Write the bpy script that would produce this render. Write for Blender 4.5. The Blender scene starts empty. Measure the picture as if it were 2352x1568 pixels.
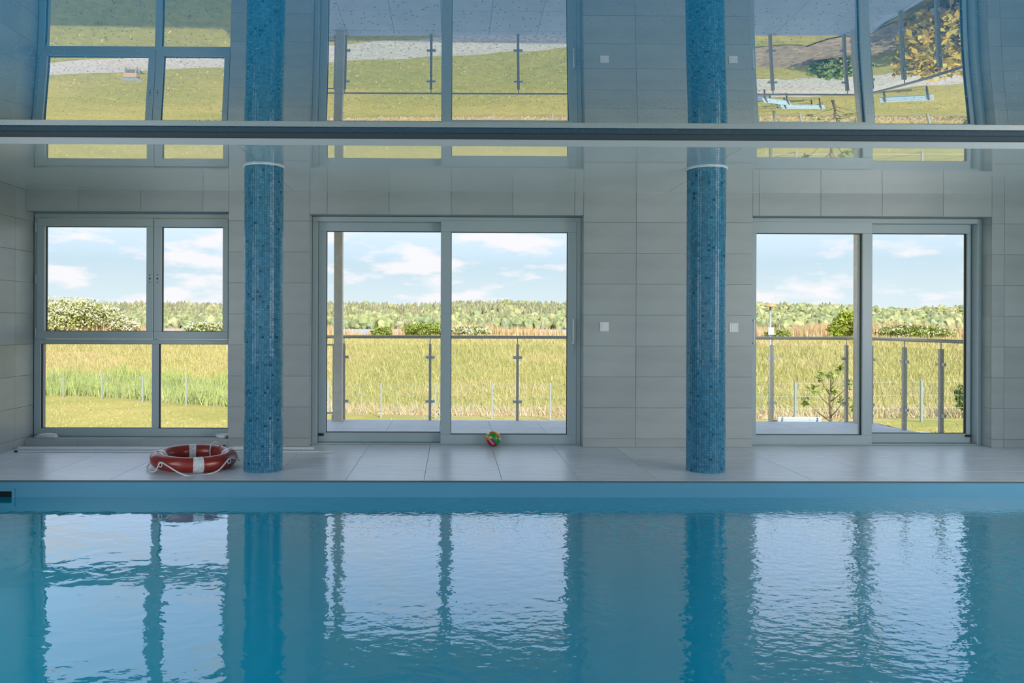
import bpy, math, random
import numpy as np
from mathutils import Vector, Matrix

random.seed(7)
RNG = np.random.default_rng(11)
scene = bpy.context.scene
COL = scene.collection
R = math.radians

# ------------------------------------------------------------------ camera
cam_data = bpy.data.cameras.new('camera')
cam = bpy.data.objects.new('camera', cam_data)
COL.objects.link(cam)
cam_data.sensor_width = 36.0
cam_data.lens = 1780.0 / 2352.0 * 36.0
cam_data.shift_x = 0.05123
cam_data.shift_y = -0.01998
cam_data.clip_end = 3000
yaw, roll = R(0.5), R(0.18)
fw = Vector((math.sin(yaw), math.cos(yaw), 0))
rt = Vector((math.cos(yaw), -math.sin(yaw), 0))
up = Vector((0, 0, 1))
r2 = rt * math.cos(roll) + up * math.sin(roll)
u2 = -rt * math.sin(roll) + up * math.cos(roll)
m3 = Matrix((r2, u2, -fw)).transposed()
cam.matrix_world = Matrix.Translation((0, 0, 1.22)) @ m3.to_4x4()
scene.camera = cam

# ------------------------------------------------------------------ sky, sun, exposure
scene.view_settings.view_transform = 'Standard'
scene.view_settings.look = 'None'
scene.view_settings.exposure = 0.0
scene.view_settings.gamma = 1.0
scene.view_settings.use_curve_mapping = False
cy = scene.cycles
cy.use_denoising = True
cy.adaptive_threshold = 0.015
cy.max_bounces = 10
cy.diffuse_bounces = 4
cy.glossy_bounces = 4
cy.transmission_bounces = 6
cy.transparent_max_bounces = 24
cy.caustics_reflective = False
cy.caustics_refractive = False
cy.sample_clamp_indirect = 6.0


def make_world():
    w = bpy.data.worlds.new('sky')
    scene.world = w
    w.use_nodes = True
    nt = w.node_tree
    nt.nodes.clear()
    N, L = nt.nodes.new, nt.links.new
    out = N('ShaderNodeOutputWorld')
    bg = N('ShaderNodeBackground')
    tc = N('ShaderNodeTexCoord')
    sep = N('ShaderNodeSeparateXYZ')
    L(tc.outputs['Generated'], sep.inputs[0])
    ramp = N('ShaderNodeValToRGB')
    cr = ramp.color_ramp
    cr.elements[0].position = 0.0
    cr.elements[0].color = (0.86, 0.95, 0.98, 1)
    cr.elements[1].position = 1.0
    cr.elements[1].color = (0.34, 0.54, 0.95, 1)
    for p, c in ((0.07, (0.66, 0.83, 0.95, 1)), (0.16, (0.95, 1.10, 1.42, 1)), (0.40, (0.80, 1.0, 1.42, 1))):
        e = cr.elements.new(p)
        e.color = c
    L(sep.outputs['Z'], ramp.inputs[0])
    # clouds: drifting cumulus streets, flattened towards the horizon
    mp = N('ShaderNodeMapping')
    mp.inputs['Scale'].default_value = (6.5, 6.5, 22.0)
    mp.inputs['Location'].default_value = (3.3, 0.9, 0.2)
    L(tc.outputs['Generated'], mp.inputs[0])
    nz = N('ShaderNodeTexNoise')
    nz.inputs['Scale'].default_value = 1.5
    nz.inputs['Detail'].default_value = 7.0
    nz.inputs['Roughness'].default_value = 0.55
    L(mp.outputs[0], nz.inputs['Vector'])
    cl = N('ShaderNodeValToRGB')
    cl.color_ramp.elements[0].position = 0.50
    cl.color_ramp.elements[0].color = (0, 0, 0, 1)
    cl.color_ramp.elements[1].position = 0.60
    cl.color_ramp.elements[1].color = (1, 1, 1, 1)
    L(nz.outputs['Fac'], cl.inputs[0])
    mul = N('ShaderNodeMath')
    mul.operation = 'MULTIPLY'
    mul.inputs[1].default_value = 0.9
    L(cl.outputs[0], mul.inputs[0])
    mix = N('ShaderNodeMix')
    mix.data_type = 'RGBA'
    mix.inputs['B'].default_value = (1.05, 1.0, 1.04, 1)
    L(mul.outputs[0], mix.inputs['Factor'])
    L(ramp.outputs[0], mix.inputs['A'])
    L(mix.outputs['Result'], bg.inputs['Color'])
    bg.inputs['Strength'].default_value = 1.0
    L(bg.outputs[0], out.inputs[0])


make_world()
sun_d = bpy.data.lights.new('sun', 'SUN')
sun_d.energy = 5.5
sun_d.angle = R(0.6)
sun_d.color = (1.0, 0.93, 0.80)
sun = bpy.data.objects.new('sun', sun_d)
COL.objects.link(sun)
sun_dir = Vector((0.32, -0.98, 0.745)).normalized()     # towards the sun: behind the house, a little to the right
sun.rotation_euler = sun_dir.to_track_quat('Z', 'Y').to_euler()
sun.location = sun_dir * 60

# ------------------------------------------------------------------ materials
MATS = {}


def lin(r, g, b):
    def f(c):
        c /= 255.0
        return c / 12.92 if c <= 0.04045 else ((c + 0.055) / 1.055) ** 2.4
    return (f(r), f(g), f(b), 1)


def mat(name, color, rough=0.5, metal=0.0, spec=0.5, noise=None, bump=None, rnd=0.0, attr=False):
    """noise=(scale, amount, stretch) colour mottling; bump=(scale, height); rnd = per-object brightness change"""
    m = bpy.data.materials.new(name)
    m.use_nodes = True
    nt = m.node_tree
    N, L = nt.nodes.new, nt.links.new
    b = nt.nodes['Principled BSDF']
    b.inputs['Roughness'].default_value = rough
    b.inputs['Metallic'].default_value = metal
    b.inputs['Specular IOR Level'].default_value = spec
    b.inputs['Base Color'].default_value = color
    src = None
    if attr:
        a = N('ShaderNodeAttribute')
        a.attribute_name = 'tint'
        src = a.outputs['Color']
    if noise or rnd or bump:
        tc = N('ShaderNodeTexCoord')
    if noise:
        mp = N('ShaderNodeMapping')
        mp.inputs['Scale'].default_value = noise[2] if len(noise) > 2 else (1, 1, 1)
        L(tc.outputs['Object'], mp.inputs[0])
        nz = N('ShaderNodeTexNoise')
        nz.inputs['Scale'].default_value = noise[0]
        nz.inputs['Detail'].default_value = 6
        L(mp.outputs[0], nz.inputs['Vector'])
        mr = N('ShaderNodeMapRange')
        mr.inputs['From Min'].default_value = 0.3
        mr.inputs['From Max'].default_value = 0.7
        mr.inputs['To Min'].default_value = 1 - noise[1]
        mr.inputs['To Max'].default_value = 1 + noise[1]
        L(nz.outputs['Fac'], mr.inputs['Value'])
        hs = N('ShaderNodeHueSaturation')
        L(mr.outputs[0], hs.inputs['Value'])
        if src:
            L(src, hs.inputs['Color'])
        else:
            hs.inputs['Color'].default_value = color
        src = hs.outputs[0]
    if rnd:
        oi = N('ShaderNodeObjectInfo')
        mr = N('ShaderNodeMapRange')
        mr.inputs['To Min'].default_value = 1 - rnd
        mr.inputs['To Max'].default_value = 1 + rnd
        L(oi.outputs['Random'], mr.inputs['Value'])
        hs = N('ShaderNodeHueSaturation')
        L(mr.outputs[0], hs.inputs['Value'])
        if src:
            L(src, hs.inputs['Color'])
        else:
            hs.inputs['Color'].default_value = color
        src = hs.outputs[0]
    if src:
        L(src, b.inputs['Base Color'])
    if bump:
        nz = N('ShaderNodeTexNoise')
        nz.inputs['Scale'].default_value = bump[0]
        nz.inputs['Detail'].default_value = 4
        L(tc.outputs['Object'], nz.inputs['Vector'])
        bp = N('ShaderNodeBump')
        bp.inputs['Strength'].default_value = 1.0
        bp.inputs['Distance'].default_value = bump[1]
        L(nz.outputs['Fac'], bp.inputs['Height'])
        L(bp.outputs[0], b.inputs['Normal'])
    MATS[name] = m
    return m


def gloss_mat(name, base, ior, gain, rough=0.0, droplets=False, tint=(1, 1, 1, 1), floor_=0.0):
    """diffuse sheet under a clear glossy film (stretch ceiling)"""
    m = bpy.data.materials.new(name)
    m.use_nodes = True
    nt = m.node_tree
    nt.nodes.clear()
    N, L = nt.nodes.new, nt.links.new
    out = N('ShaderNodeOutputMaterial')
    mx = N('ShaderNodeMixShader')
    df = N('ShaderNodeBsdfDiffuse')
    df.inputs['Color'].default_value = base
    gl = N('ShaderNodeBsdfGlossy')
    gl.inputs['Roughness'].default_value = rough
    gl.inputs['Color'].default_value = tint
    fr = N('ShaderNodeFresnel')
    fr.inputs['IOR'].default_value = ior
    mu = N('ShaderNodeMath')
    mu.operation = 'MULTIPLY'
    mu.use_clamp = True
    mu.inputs[1].default_value = gain
    mu.operation = 'MULTIPLY_ADD'
    mu.inputs[2].default_value = floor_
    L(fr.outputs[0], mu.inputs[0])
    L(mu.outputs[0], mx.inputs[0])
    L(df.outputs[0], mx.inputs[1])
    L(gl.outputs[0], mx.inputs[2])
    L(mx.outputs[0], out.inputs[0])
    if droplets:
        tc = N('ShaderNodeTexCoord')
        vo = N('ShaderNodeTexVoronoi')
        vo.inputs['Scale'].default_value = 38
        vo.inputs['Randomness'].default_value = 1.0
        L(tc.outputs['Object'], vo.inputs['Vector'])
        mr = N('ShaderNodeMapRange')
        mr.inputs['From Min'].default_value = 0.0
        mr.inputs['From Max'].default_value = 0.17
        mr.inputs['To Min'].default_value = 1.0
        mr.inputs['To Max'].default_value = 0.0
        L(vo.outputs['Distance'], mr.inputs['Value'])
        bp = N('ShaderNodeBump')
        bp.invert = False
        bp.inputs['Strength'].default_value = 1.0
        bp.inputs['Distance'].default_value = 0.0030
        L(mr.outputs[0], bp.inputs['Height'])
        L(bp.outputs[0], gl.inputs['Normal'])
    MATS[name] = m
    return m


def glass_mat(name, tint, gloss=0.03):
    m = bpy.data.materials.new(name)
    m.use_nodes = True
    nt = m.node_tree
    nt.nodes.clear()
    N, L = nt.nodes.new, nt.links.new
    out = N('ShaderNodeOutputMaterial')
    mx = N('ShaderNodeMixShader')
    tr = N('ShaderNodeBsdfTransparent')
    tr.inputs['Color'].default_value = tint
    gl = N('ShaderNodeBsdfGlossy')
    gl.inputs['Roughness'].default_value = 0.0
    fr = N('ShaderNodeFresnel')
    fr.inputs['IOR'].default_value = 1.3
    gm = N('ShaderNodeMath')                            # coated, nearly reflection-free glazing
    gm.operation = 'MULTIPLY'
    gm.inputs[1].default_value = gloss
    L(fr.outputs[0], gm.inputs[0])
    L(gm.outputs[0], mx.inputs[0])
    L(tr.outputs[0], mx.inputs[1])
    L(gl.outputs[0], mx.inputs[2])
    L(mx.outputs[0], out.inputs[0])
    MATS[name] = m
    return m


def water_mat():
    m = bpy.data.materials.new('pool_water')
    m.use_nodes = True
    nt = m.node_tree
    nt.nodes.clear()
    N, L = nt.nodes.new, nt.links.new
    out = N('ShaderNodeOutputMaterial')
    tc = N('ShaderNodeTexCoord')
    # long slow swell everywhere
    mp = N('ShaderNodeMapping')
    mp.inputs['Scale'].default_value = (1.0, 1.25, 1.0)
    L(tc.outputs['Object'], mp.inputs[0])
    n1 = N('ShaderNodeTexNoise')
    n1.inputs['Scale'].default_value = 7.0
    n1.inputs['Detail'].default_value = 2.0
    n1.inputs['Roughness'].default_value = 0.4
    n1.inputs['Distortion'].default_value = 0.6
    L(mp.outputs[0], n1.inputs['Vector'])
    # fine chop from the inlet jets at the right-hand end of the basin
    n2 = N('ShaderNodeTexNoise')
    n2.inputs['Scale'].default_value = 15.0
    n2.inputs['Detail'].default_value = 2.5
    L(mp.outputs[0], n2.inputs['Vector'])
    sp = N('ShaderNodeSeparateXYZ')
    L(tc.outputs['Object'], sp.inputs[0])
    mr = N('ShaderNodeMapRange')
    mr.interpolation_type = 'SMOOTHSTEP'
    mr.inputs['From Min'].default_value = -3.0
    mr.inputs['From Max'].default_value = 3.4
    mr.inputs['To Min'].default_value = 0.0
    mr.inputs['To Max'].default_value = 0.0034
    L(sp.outputs['X'], mr.inputs['Value'])
    m2 = N('ShaderNodeMath')
    m2.operation = 'MULTIPLY'
    L(n2.outputs['Fac'], m2.inputs[0])
    L(mr.outputs[0], m2.inputs[1])
    m1 = N('ShaderNodeMath')
    m1.operation = 'MULTIPLY_ADD'
    m1.inputs[1].default_value = 0.0017
    L(n1.outputs['Fac'], m1.inputs[0])
    L(m2.outputs[0], m1.inputs[2])
    bp = N('ShaderNodeBump')
    bp.inputs['Strength'].default_value = 1.0
    bp.inputs['Distance'].default_value = 1.0
    L(m1.outputs[0], bp.inputs['Height'])
    gl = N('ShaderNodeBsdfGlossy')
    gl.inputs['Roughness'].default_value = 0.0
    gl.inputs['Color'].default_value = (0.94, 0.97, 1, 1)
    L(bp.outputs[0], gl.inputs['Normal'])
    tr = N('ShaderNodeBsdfTransparent')
    tr.inputs['Color'].default_value = (0.55, 0.9, 0.97, 1)
    df = N('ShaderNodeBsdfDiffuse')
    df.inputs['Color'].default_value = (0.0, 0.46, 0.65, 1)
    body = N('ShaderNodeMixShader')                     # cloudy, strongly tinted water
    body.inputs[0].default_value = 0.82
    L(tr.outputs[0], body.inputs[1])
    L(df.outputs[0], body.inputs[2])
    fr = N('ShaderNodeFresnel')
    fr.inputs['IOR'].default_value = 1.45
    L(bp.outputs[0], fr.inputs['Normal'])
    gn = N('ShaderNodeMath')
    gn.operation = 'MULTIPLY'
    gn.use_clamp = True
    gn.inputs[1].default_value = 1.7
    L(fr.outputs[0], gn.inputs[0])
    mx = N('ShaderNodeMixShader')
    L(gn.outputs[0], mx.inputs[0])
    L(body.outputs[0], mx.inputs[1])
    L(gl.outputs[0], mx.inputs[2])
    L(mx.outputs[0], out.inputs[0])
    MATS['pool_water'] = m


def ground_mat():
    m = mat('lawn', (0.36, 0.34, 0.075, 1), 0.9, spec=0.1)
    nt = m.node_tree
    N, L = nt.nodes.new, nt.links.new
    b = nt.nodes['Principled BSDF']
    tc = N('ShaderNodeTexCoord')
    n1 = N('ShaderNodeTexNoise')
    n1.inputs['Scale'].default_value = 0.22
    n1.inputs['Detail'].default_value = 5
    L(tc.outputs['Object'], n1.inputs['Vector'])
    n2 = N('ShaderNodeTexNoise')
    n2.inputs['Scale'].default_value = 5
    n2.inputs['Detail'].default_value = 6
    n2.inputs['Roughness'].default_value = 0.7
    L(tc.outputs['Object'], n2.inputs['Vector'])
    r1 = N('ShaderNodeValToRGB')
    r1.color_ramp.elements[0].position = 0.35
    r1.color_ramp.elements[0].color = (0.38, 0.355, 0.095, 1)
    r1.color_ramp.elements[1].position = 0.65
    r1.color_ramp.elements[1].color = (0.50, 0.415, 0.13, 1)
    L(n1.outputs['Fac'], r1.inputs[0])
    mr = N('ShaderNodeMapRange')
    mr.inputs['From Min'].default_value = 0.3
    mr.inputs['From Max'].default_value = 0.7
    mr.inputs['To Min'].default_value = 0.72
    mr.inputs['To Max'].default_value = 1.25
    L(n2.outputs['Fac'], mr.inputs['Value'])
    hs = N('ShaderNodeHueSaturation')
    L(mr.outputs[0], hs.inputs['Value'])
    L(r1.outputs[0], hs.inputs['Color'])
    L(hs.outputs[0], b.inputs['Base Color'])


mat('wall_tile', (0.425, 0.465, 0.455, 1), 0.32, noise=(2.2, 0.07, (1, 1, 3)), rnd=0.055)
mat('wall_grout', (0.35, 0.385, 0.38, 1), 0.8)
mat('deck_tile', (0.74, 0.76, 0.80, 1), 0.30, noise=(3.0, 0.09, (1, 4, 1)), rnd=0.05, bump=(30, 0.0004))
mat('deck_grout', (0.25, 0.25, 0.25, 1), 0.8)
mat('frame_white', (0.46, 0.55, 0.57, 1), 0.35)
mat('seal_black', (0.012, 0.012, 0.014, 1), 0.6)
mat('pool_liner', (0.12, 0.39, 0.55, 1), 0.35, noise=(0.8, 0.05))
mat('plaster', (0.62, 0.62, 0.60, 1), 0.7)
mat('white_plastic', (0.88, 0.90, 0.90, 1), 0.3)
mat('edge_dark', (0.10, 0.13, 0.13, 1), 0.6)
mat('chrome', (0.62, 0.62, 0.63, 1), 0.35, metal=0.5)
mat('steel', (0.55, 0.52, 0.48, 1), 0.38, metal=0.3, noise=(60, 0.2))
mat('pillar_paint', (0.80, 0.74, 0.66, 1), 0.55, noise=(12, 0.1))
mat('terrace_tile', (0.76, 0.78, 0.82, 1), 0.6, noise=(6, 0.06), rnd=0.03)
mat('concrete', (0.45, 0.45, 0.45, 1), 0.8, noise=(3, 0.06))
mat('ring_red', (0.30, 0.020, 0.010, 1), 0.25, spec=0.6)
mat('ring_band', (0.72, 0.73, 0.72, 1), 0.35, noise=(45, 0.25))
mat('rope_white', (0.80, 0.79, 0.76, 1), 0.6, bump=(220, 0.002))
mat('mosaic', (0.1, 0.3, 0.45, 1), 0.14, spec=0.2, attr=True)
mat('mosaic_grout', (0.14, 0.33, 0.43, 1), 0.7)
mat('ball', (1, 1, 1, 1), 0.15, attr=True)
mat('cloth', (0.86, 0.84, 0.82, 1), 0.9)
mat('leaf', (0.2, 0.3, 0.05, 1), 0.7, spec=0.2, attr=True)
mat('bark', (0.20, 0.15, 0.10, 1), 0.9)
mat('gravel', (0.62, 0.55, 0.48, 1), 0.95, noise=(14, 0.3))
mat('mulch', (0.40, 0.29, 0.20, 1), 0.95, noise=(7, 0.4))
mat('galvanised', (0.42, 0.46, 0.48, 1), 0.5, metal=0.3)
mat('bench_blue', (0.45, 0.62, 0.74, 1), 0.5)
mat('bench_iron', (0.10, 0.10, 0.11, 1), 0.5)
mat('lake', (0.42, 0.47, 0.62, 1), 0.3, spec=0.3)
mat('hill_earth', (0.16, 0.22, 0.07, 1), 0.95)
mat('lamp_orange', (0.55, 0.36, 0.18, 1), 0.5)
mat('pinkish_wood', (0.55, 0.38, 0.30, 1), 0.8)
mat('dark_slot', (0.03, 0.035, 0.04, 1), 0.6)
mat('groove', (0.05, 0.08, 0.10, 1), 0.8)
mat('lip', (0.50, 0.56, 0.58, 1), 0.35)
mat('scrap', (0.85, 0.83, 0.75, 1), 0.8)
mat('pole_grey', (0.80, 0.82, 0.85, 1), 0.25)
glass_mat('pane_glass', (0.97, 0.985, 0.98, 1))
glass_mat('rail_glass', (0.93, 0.96, 0.94, 1))
gloss_mat('ceiling_blue', (0.0, 0.30, 0.58, 1), 2.0, 1.1, 0.004, True, tint=(1.0, 0.97, 0.86, 1), floor_=0.33)
gloss_mat('ceiling_white', (0.85, 0.90, 0.88, 1), 1.7, 1.6, 0.010)
gloss_mat('cove_blue', (0.08, 0.27, 0.43, 1), 1.5, 1.0, 0.15)
water_mat()
ground_mat()


# ------------------------------------------------------------------ mesh helpers
class MB:
    def __init__(self):
        self.v, self.f, self.smooth = [], [], []

    def add(self, vs, fs, smooth=False):
        o = len(self.v)
        self.v += [tuple(p) for p in vs]
        self.f += [tuple(i + o for i in f) for f in fs]
        self.smooth += [smooth] * len(fs)
        return self

    def box(self, x0, x1, y0, y1, z0, z1, bev=0.0):
        if bev <= 0:
            vs = [(x, y, z) for x in (x0, x1) for y in (y0, y1) for z in (z0, z1)]
            fs = [(0, 1, 3, 2), (4, 6, 7, 5), (0, 4, 5, 1), (2, 3, 7, 6), (0, 2, 6, 4), (1, 5, 7, 3)]
            return self.add(vs, fs)
        b = bev
        c = [(x0, x1), (y0, y1), (z0, z1)]
        vs, idx = [], {}
        for i in (0, 1):
            for j in (0, 1):
                for k in (0, 1):
                    s = (i, j, k)
                    for ax in range(3):
                        p = [c[a][s[a]] + (0 if a == ax else (b if s[a] == 0 else -b)) for a in range(3)]
                        idx[(s, ax)] = len(vs)
                        vs.append(p)
        fs = []
        for ax in range(3):
            a1, a2 = [(1, 2), (2, 0), (0, 1)][ax]
            for e in (0, 1):
                q = []
                for (u, w) in ((0, 0), (1, 0), (1, 1), (0, 1)):
                    s = [0, 0, 0]
                    s[ax], s[a1], s[a2] = e, u, w
                    q.append(idx[(tuple(s), ax)])
                fs.append(tuple(q if e else q[::-1]))
        for ax in range(3):
            a1, a2 = [(1, 2), (2, 0), (0, 1)][ax]
            for u in (0, 1):
                for w in (0, 1):
                    s0, s1 = [0, 0, 0], [0, 0, 0]
                    s0[a1] = s1[a1] = u
                    s0[a2] = s1[a2] = w
                    s1[ax] = 1
                    s0, s1 = tuple(s0), tuple(s1)
                    q = (idx[(s0, a1)], idx[(s1, a1)], idx[(s1, a2)], idx[(s0, a2)])
                    fs.append(q if u != w else q[::-1])
        for i in (0, 1):
            for j in (0, 1):
                for k in (0, 1):
                    s = (i, j, k)
                    t = (idx[(s, 0)], idx[(s, 1)], idx[(s, 2)])
                    fs.append(t if (i + j + k) % 2 else t[::-1])
        return self.add(vs, fs)

    def cyl(self, a, b, r0, r1=None, n=16, caps=True):
        r1 = r0 if r1 is None else r1
        a, b = Vector(a), Vector(b)
        d = (b - a).normalized()
        t = d.orthogonal().normalized()
        s = d.cross(t)
        vs = []
        for p, r in ((a, r0), (b, r1)):
            for i in range(n):
                an = 2 * math.pi * i / n
                vs.append(p + t * (r * math.cos(an)) + s * (r * math.sin(an)))
        self.add(vs, [(i, (i + 1) % n, n + (i + 1) % n, n + i) for i in range(n)], True)
        if caps:
            self.add(vs[:n], [tuple(range(n))[::-1]])
            self.add(vs[n:], [tuple(range(n))])
        return self

    def tube(self, pts, r, n=8, closed=False):
        pts = [Vector(p) for p in pts]
        m = len(pts)
        vs = []
        prev = None
        for i, p in enumerate(pts):
            if closed:
                d = pts[(i + 1) % m] - pts[i - 1]
            else:
                d = pts[min(i + 1, m - 1)] - pts[max(i - 1, 0)]
            d.normalize()
            t = d.orthogonal().normalized() if prev is None else (prev - d * prev.dot(d)).normalized()
            prev = t
            s = d.cross(t)
            rr = r[i] if isinstance(r, (list, tuple)) else r
            for k in range(n):
                an = 2 * math.pi * k / n
                vs.append(p + t * (rr * math.cos(an)) + s * (rr * math.sin(an)))
        fs = []
        for i in range(m if closed else m - 1):
            j = (i + 1) % m
            for k in range(n):
                fs.append((i * n + k, i * n + (k + 1) % n, j * n + (k + 1) % n, j * n + k))
        if not closed:
            fs += [tuple(range(n))[::-1], tuple((m - 1) * n + k for k in range(n))]
        return self.add(vs, fs, True)

    def prism(self, poly, z0, z1):
        n = len(poly)
        vs = [(x, y, z0) for x, y in poly] + [(x, y, z1) for x, y in poly]
        fs = [tuple(range(n))[::-1], tuple(range(n, 2 * n))]
        fs += [(i, (i + 1) % n, n + (i + 1) % n, n + i) for i in range(n)]
        return self.add(vs, fs)

    def build(self, name, material, parent=None, loc=None):
        me = bpy.data.meshes.new(name)
        me.from_pydata(self.v, [], self.f)
        me.polygons.foreach_set('use_smooth', self.smooth)
        me.materials.append(MATS[material])
        me.update()
        return link(name, me, parent, loc)


def link(name, data, parent=None, loc=None):
    o = bpy.data.objects.new(name, data)
    COL.objects.link(o)
    if parent:
        o.parent = parent
    if loc:
        o.location = loc
    return o


def np_mesh(name, verts, faces, material, colors=None, parent=None, smooth=False):
    """verts (n,3), faces (m,k) of equal size k; colors (n,3) as point attribute 'tint'"""
    verts = np.asarray(verts, dtype=np.float32)
    faces = np.asarray(faces, dtype=np.int32)
    me = bpy.data.meshes.new(name)
    me.vertices.add(len(verts))
    me.vertices.foreach_set('co', verts.ravel())
    k = faces.shape[1]
    me.loops.add(faces.size)
    me.loops.foreach_set('vertex_index', faces.ravel())
    me.polygons.add(len(faces))
    me.polygons.foreach_set('loop_start', np.arange(0, faces.size, k, dtype=np.int32))
    me.polygons.foreach_set('use_smooth', np.full(len(faces), smooth))
    me.update(calc_edges=True)
    me.validate()
    if colors is not None:
        at = me.attributes.new('tint', 'FLOAT_COLOR', 'POINT')
        c4 = np.ones((len(verts), 4), dtype=np.float32)
        c4[:, :3] = colors
        at.data.foreach_set('color', c4.ravel())
    me.materials.append(MATS[material])
    return link(name, me, parent)


def tag(o, label, cat, group=None, kind=None):
    o['label'] = label
    o['category'] = cat
    if group:
        o['group'] = group
    if kind:
        o['kind'] = kind
    return o


def thing(name, label, cat, loc=(0, 0, 0), group=None, kind=None, rz=0.0):
    o = link(name, None, None, loc)
    o.rotation_euler = (0, 0, rz)
    return tag(o, label, cat, group, kind)


# ------------------------------------------------------------------ room dimensions (metres, deck top is z = 0)
XL, XR = -4.14, 6.60            # side walls
YW, YO = 7.514, 7.92            # inner and outer face of the window wall
YB = -2.6                       # wall behind the camera, glazed
ZS = 2.475                      # soffit over the deck
YS = 5.557                      # front edge of the soffit
ZC = 2.565                      # glossy ceiling at the soffit
ZR = 3.5                        # roof
ZW = -0.130                     # water level
POOL = (-3.92, 6.35, 1.60, 5.933)

OPEN = [(-4.14, -2.17, 0.072, 2.27), (-1.388, 1.268, 0.0, 2.25), (2.915, 5.257, 0.0, 2.252)]


# ------------------------------------------------------------------ floor: deck
def build_floor():
    fl = MB()
    fl.box(XL - .3, XR + .3, POOL[3] + .121, YO, -.40, -.012)                   # deck bed by the windows
    fl.box(XL - .3, XR + .3, YB - .2, POOL[2] - .121, -.40, -.012)
    fl.box(XL - .3, POOL[0] - .121, POOL[2] - .121, POOL[3] + .121, -.40, -.012)
    fl.box(POOL[1] + .121, XR + .3, POOL[2] - .121, POOL[3] + .121, -.40, -.012)
    f = fl.build('floor', 'deck_grout')
    tag(f, 'pale grey stone-tiled pool deck below the windows', 'floor', kind='structure')
    cache = {}

    def tile(x0, x1, y0, y1):
        g = .0015
        w, d = round(x1 - x0 - 2 * g, 4), round(y1 - y0 - 2 * g, 4)
        if (w, d) not in cache:
            mb = MB().box(-w / 2, w / 2, -d / 2, d / 2, -.012, 0, .0012)
            o = mb.build('tile', 'deck_tile', f)
            cache[(w, d)] = o.data
        else:
            o = link('tile', cache[(w, d)], f)
        o.location = ((x0 + x1) / 2, (y0 + y1) / 2, 0)
    xs = sorted([XL] + [.383 + .6 * k for k in range(-7, 11)] + [XR])
    xs = [x for x in xs if XL <= x <= XR]
    for y0, y1 in ((5.928, 6.318), (6.318, 6.920), (6.920, YW + .01)):
        for a, b in zip(xs[:-1], xs[1:]):
            if b - a > .02:
                tile(a, b, y0, y1)
    for (a, b, z0, z1) in OPEN[1:]:                                        # thresholds of the two doors
        px = [a] + [x for x in xs if a < x < b] + [b]
        for u, w in zip(px[:-1], px[1:]):
            tile(u, w, YW + .01, 7.66)
    # plain deck strips round the rest of the basin (never in this view)
    for (x0, x1, y0, y1) in ((XL, POOL[0], POOL[2], 5.928), (POOL[1], XR, POOL[2], 5.928)):
        n = 7
        for i in range(n):
            tile(x0, x1, y0 + (y1 - y0) * i / n, y0 + (y1 - y0) * (i + 1) / n)
    ny, nx = 6, 9
    for j in range(ny):
        for i in range(nx):
            tile(XL + (XR - XL) * i / nx, XL + (XR - XL) * (i + 1) / nx, YB + (POOL[2] - YB) * j / ny, YB + (POOL[2] - YB) * (j + 1) / ny)


def build_pool():
    x0, x1, y0, y1 = POOL
    zb = -1.65
    t = .12
    mb = MB()
    mb.box(x0 - t, x1 + t, y0 - t, y1 + t, zb - .1, zb)
    sx0, sx1, sz0, sz1 = -3.66, -3.352, -.158, -.088                       # skimmer mouth in the far side
    mb.box(x0 - t, sx0, y1, y1 + t, zb, -.013)
    mb.box(sx1, x1 + t, y1, y1 + t, zb, -.013)
    mb.box(sx0, sx1, y1, y1 + t, zb, sz0)
    mb.box(sx0, sx1, y1, y1 + t, sz1, -.013)
    mb.box(x0 - t, x1 + t, y0 - t, y0, zb, -.013)
    mb.box(x0 - t, x0, y0, y1, zb, -.013)
    mb.box(x1, x1 + t, y0, y1, zb, -.013)
    # entry steps at the near side
    for k in range(3):
        mb.box(3.6, x1, y0, y0 + .35 * (3 - k), zb, -.35 - .35 * k)
    p = mb.build('pool_basin', 'pool_liner')
    tag(p, 'blue lined basin of the indoor swimming pool', 'pool', kind='structure')
    ed = MB().box(x0, x1, y1 - .0085, y1 - .0055, -.0125, -.0012).build('trim_3', 'edge_dark')  # dark strip stands in for the shade on the tile edges
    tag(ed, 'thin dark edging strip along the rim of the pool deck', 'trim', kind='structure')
    sk = thing('pool_skimmer', 'dark skimmer slot with pale frame in the pool side at far left', 'skimmer', ((sx0 + sx1) / 2, y1, -.12))
    w, h = (sx1 - sx0) / 2, (sz1 - sz0) / 2
    fr = MB()
    e = .022
    fr.box(-w - e, w + e, -.008, -.001, h, h + e)
    fr.box(-w - e, w + e, -.008, -.001, -h - e, -h)
    fr.box(-w - e, -w, -.008, -.001, -h, h)
    fr.box(w, w + e, -.008, -.001, -h, h)
    fr.build('skimmer_frame', 'pool_liner', sk)
    s = MB().box(-w + .002, w - .002, .08, .10, -h + .002, h - .002).box(-w + .002, w - .002, 0, .08, h - .006, h - .002)
    s.build('skimmer_throat', 'dark_slot', sk)
    # water
    gx, gy = 60, 30
    wm = MB()
    vs = [(x0 + (x1 - x0) * i / gx, y0 + (y1 - y0) * j / gy, ZW) for j in range(gy + 1) for i in range(gx + 1)]
    wm.add(vs, [(j * (gx + 1) + i, j * (gx + 1) + i + 1, (j + 1) * (gx + 1) + i + 1, (j + 1) * (gx + 1) + i) for j in range(gy) for i in range(gx)], True)
    w = wm.build('pool_water', 'pool_water')
    tag(w, 'rippled turquoise pool water mirroring the three windows', 'water', kind='structure')


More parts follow.
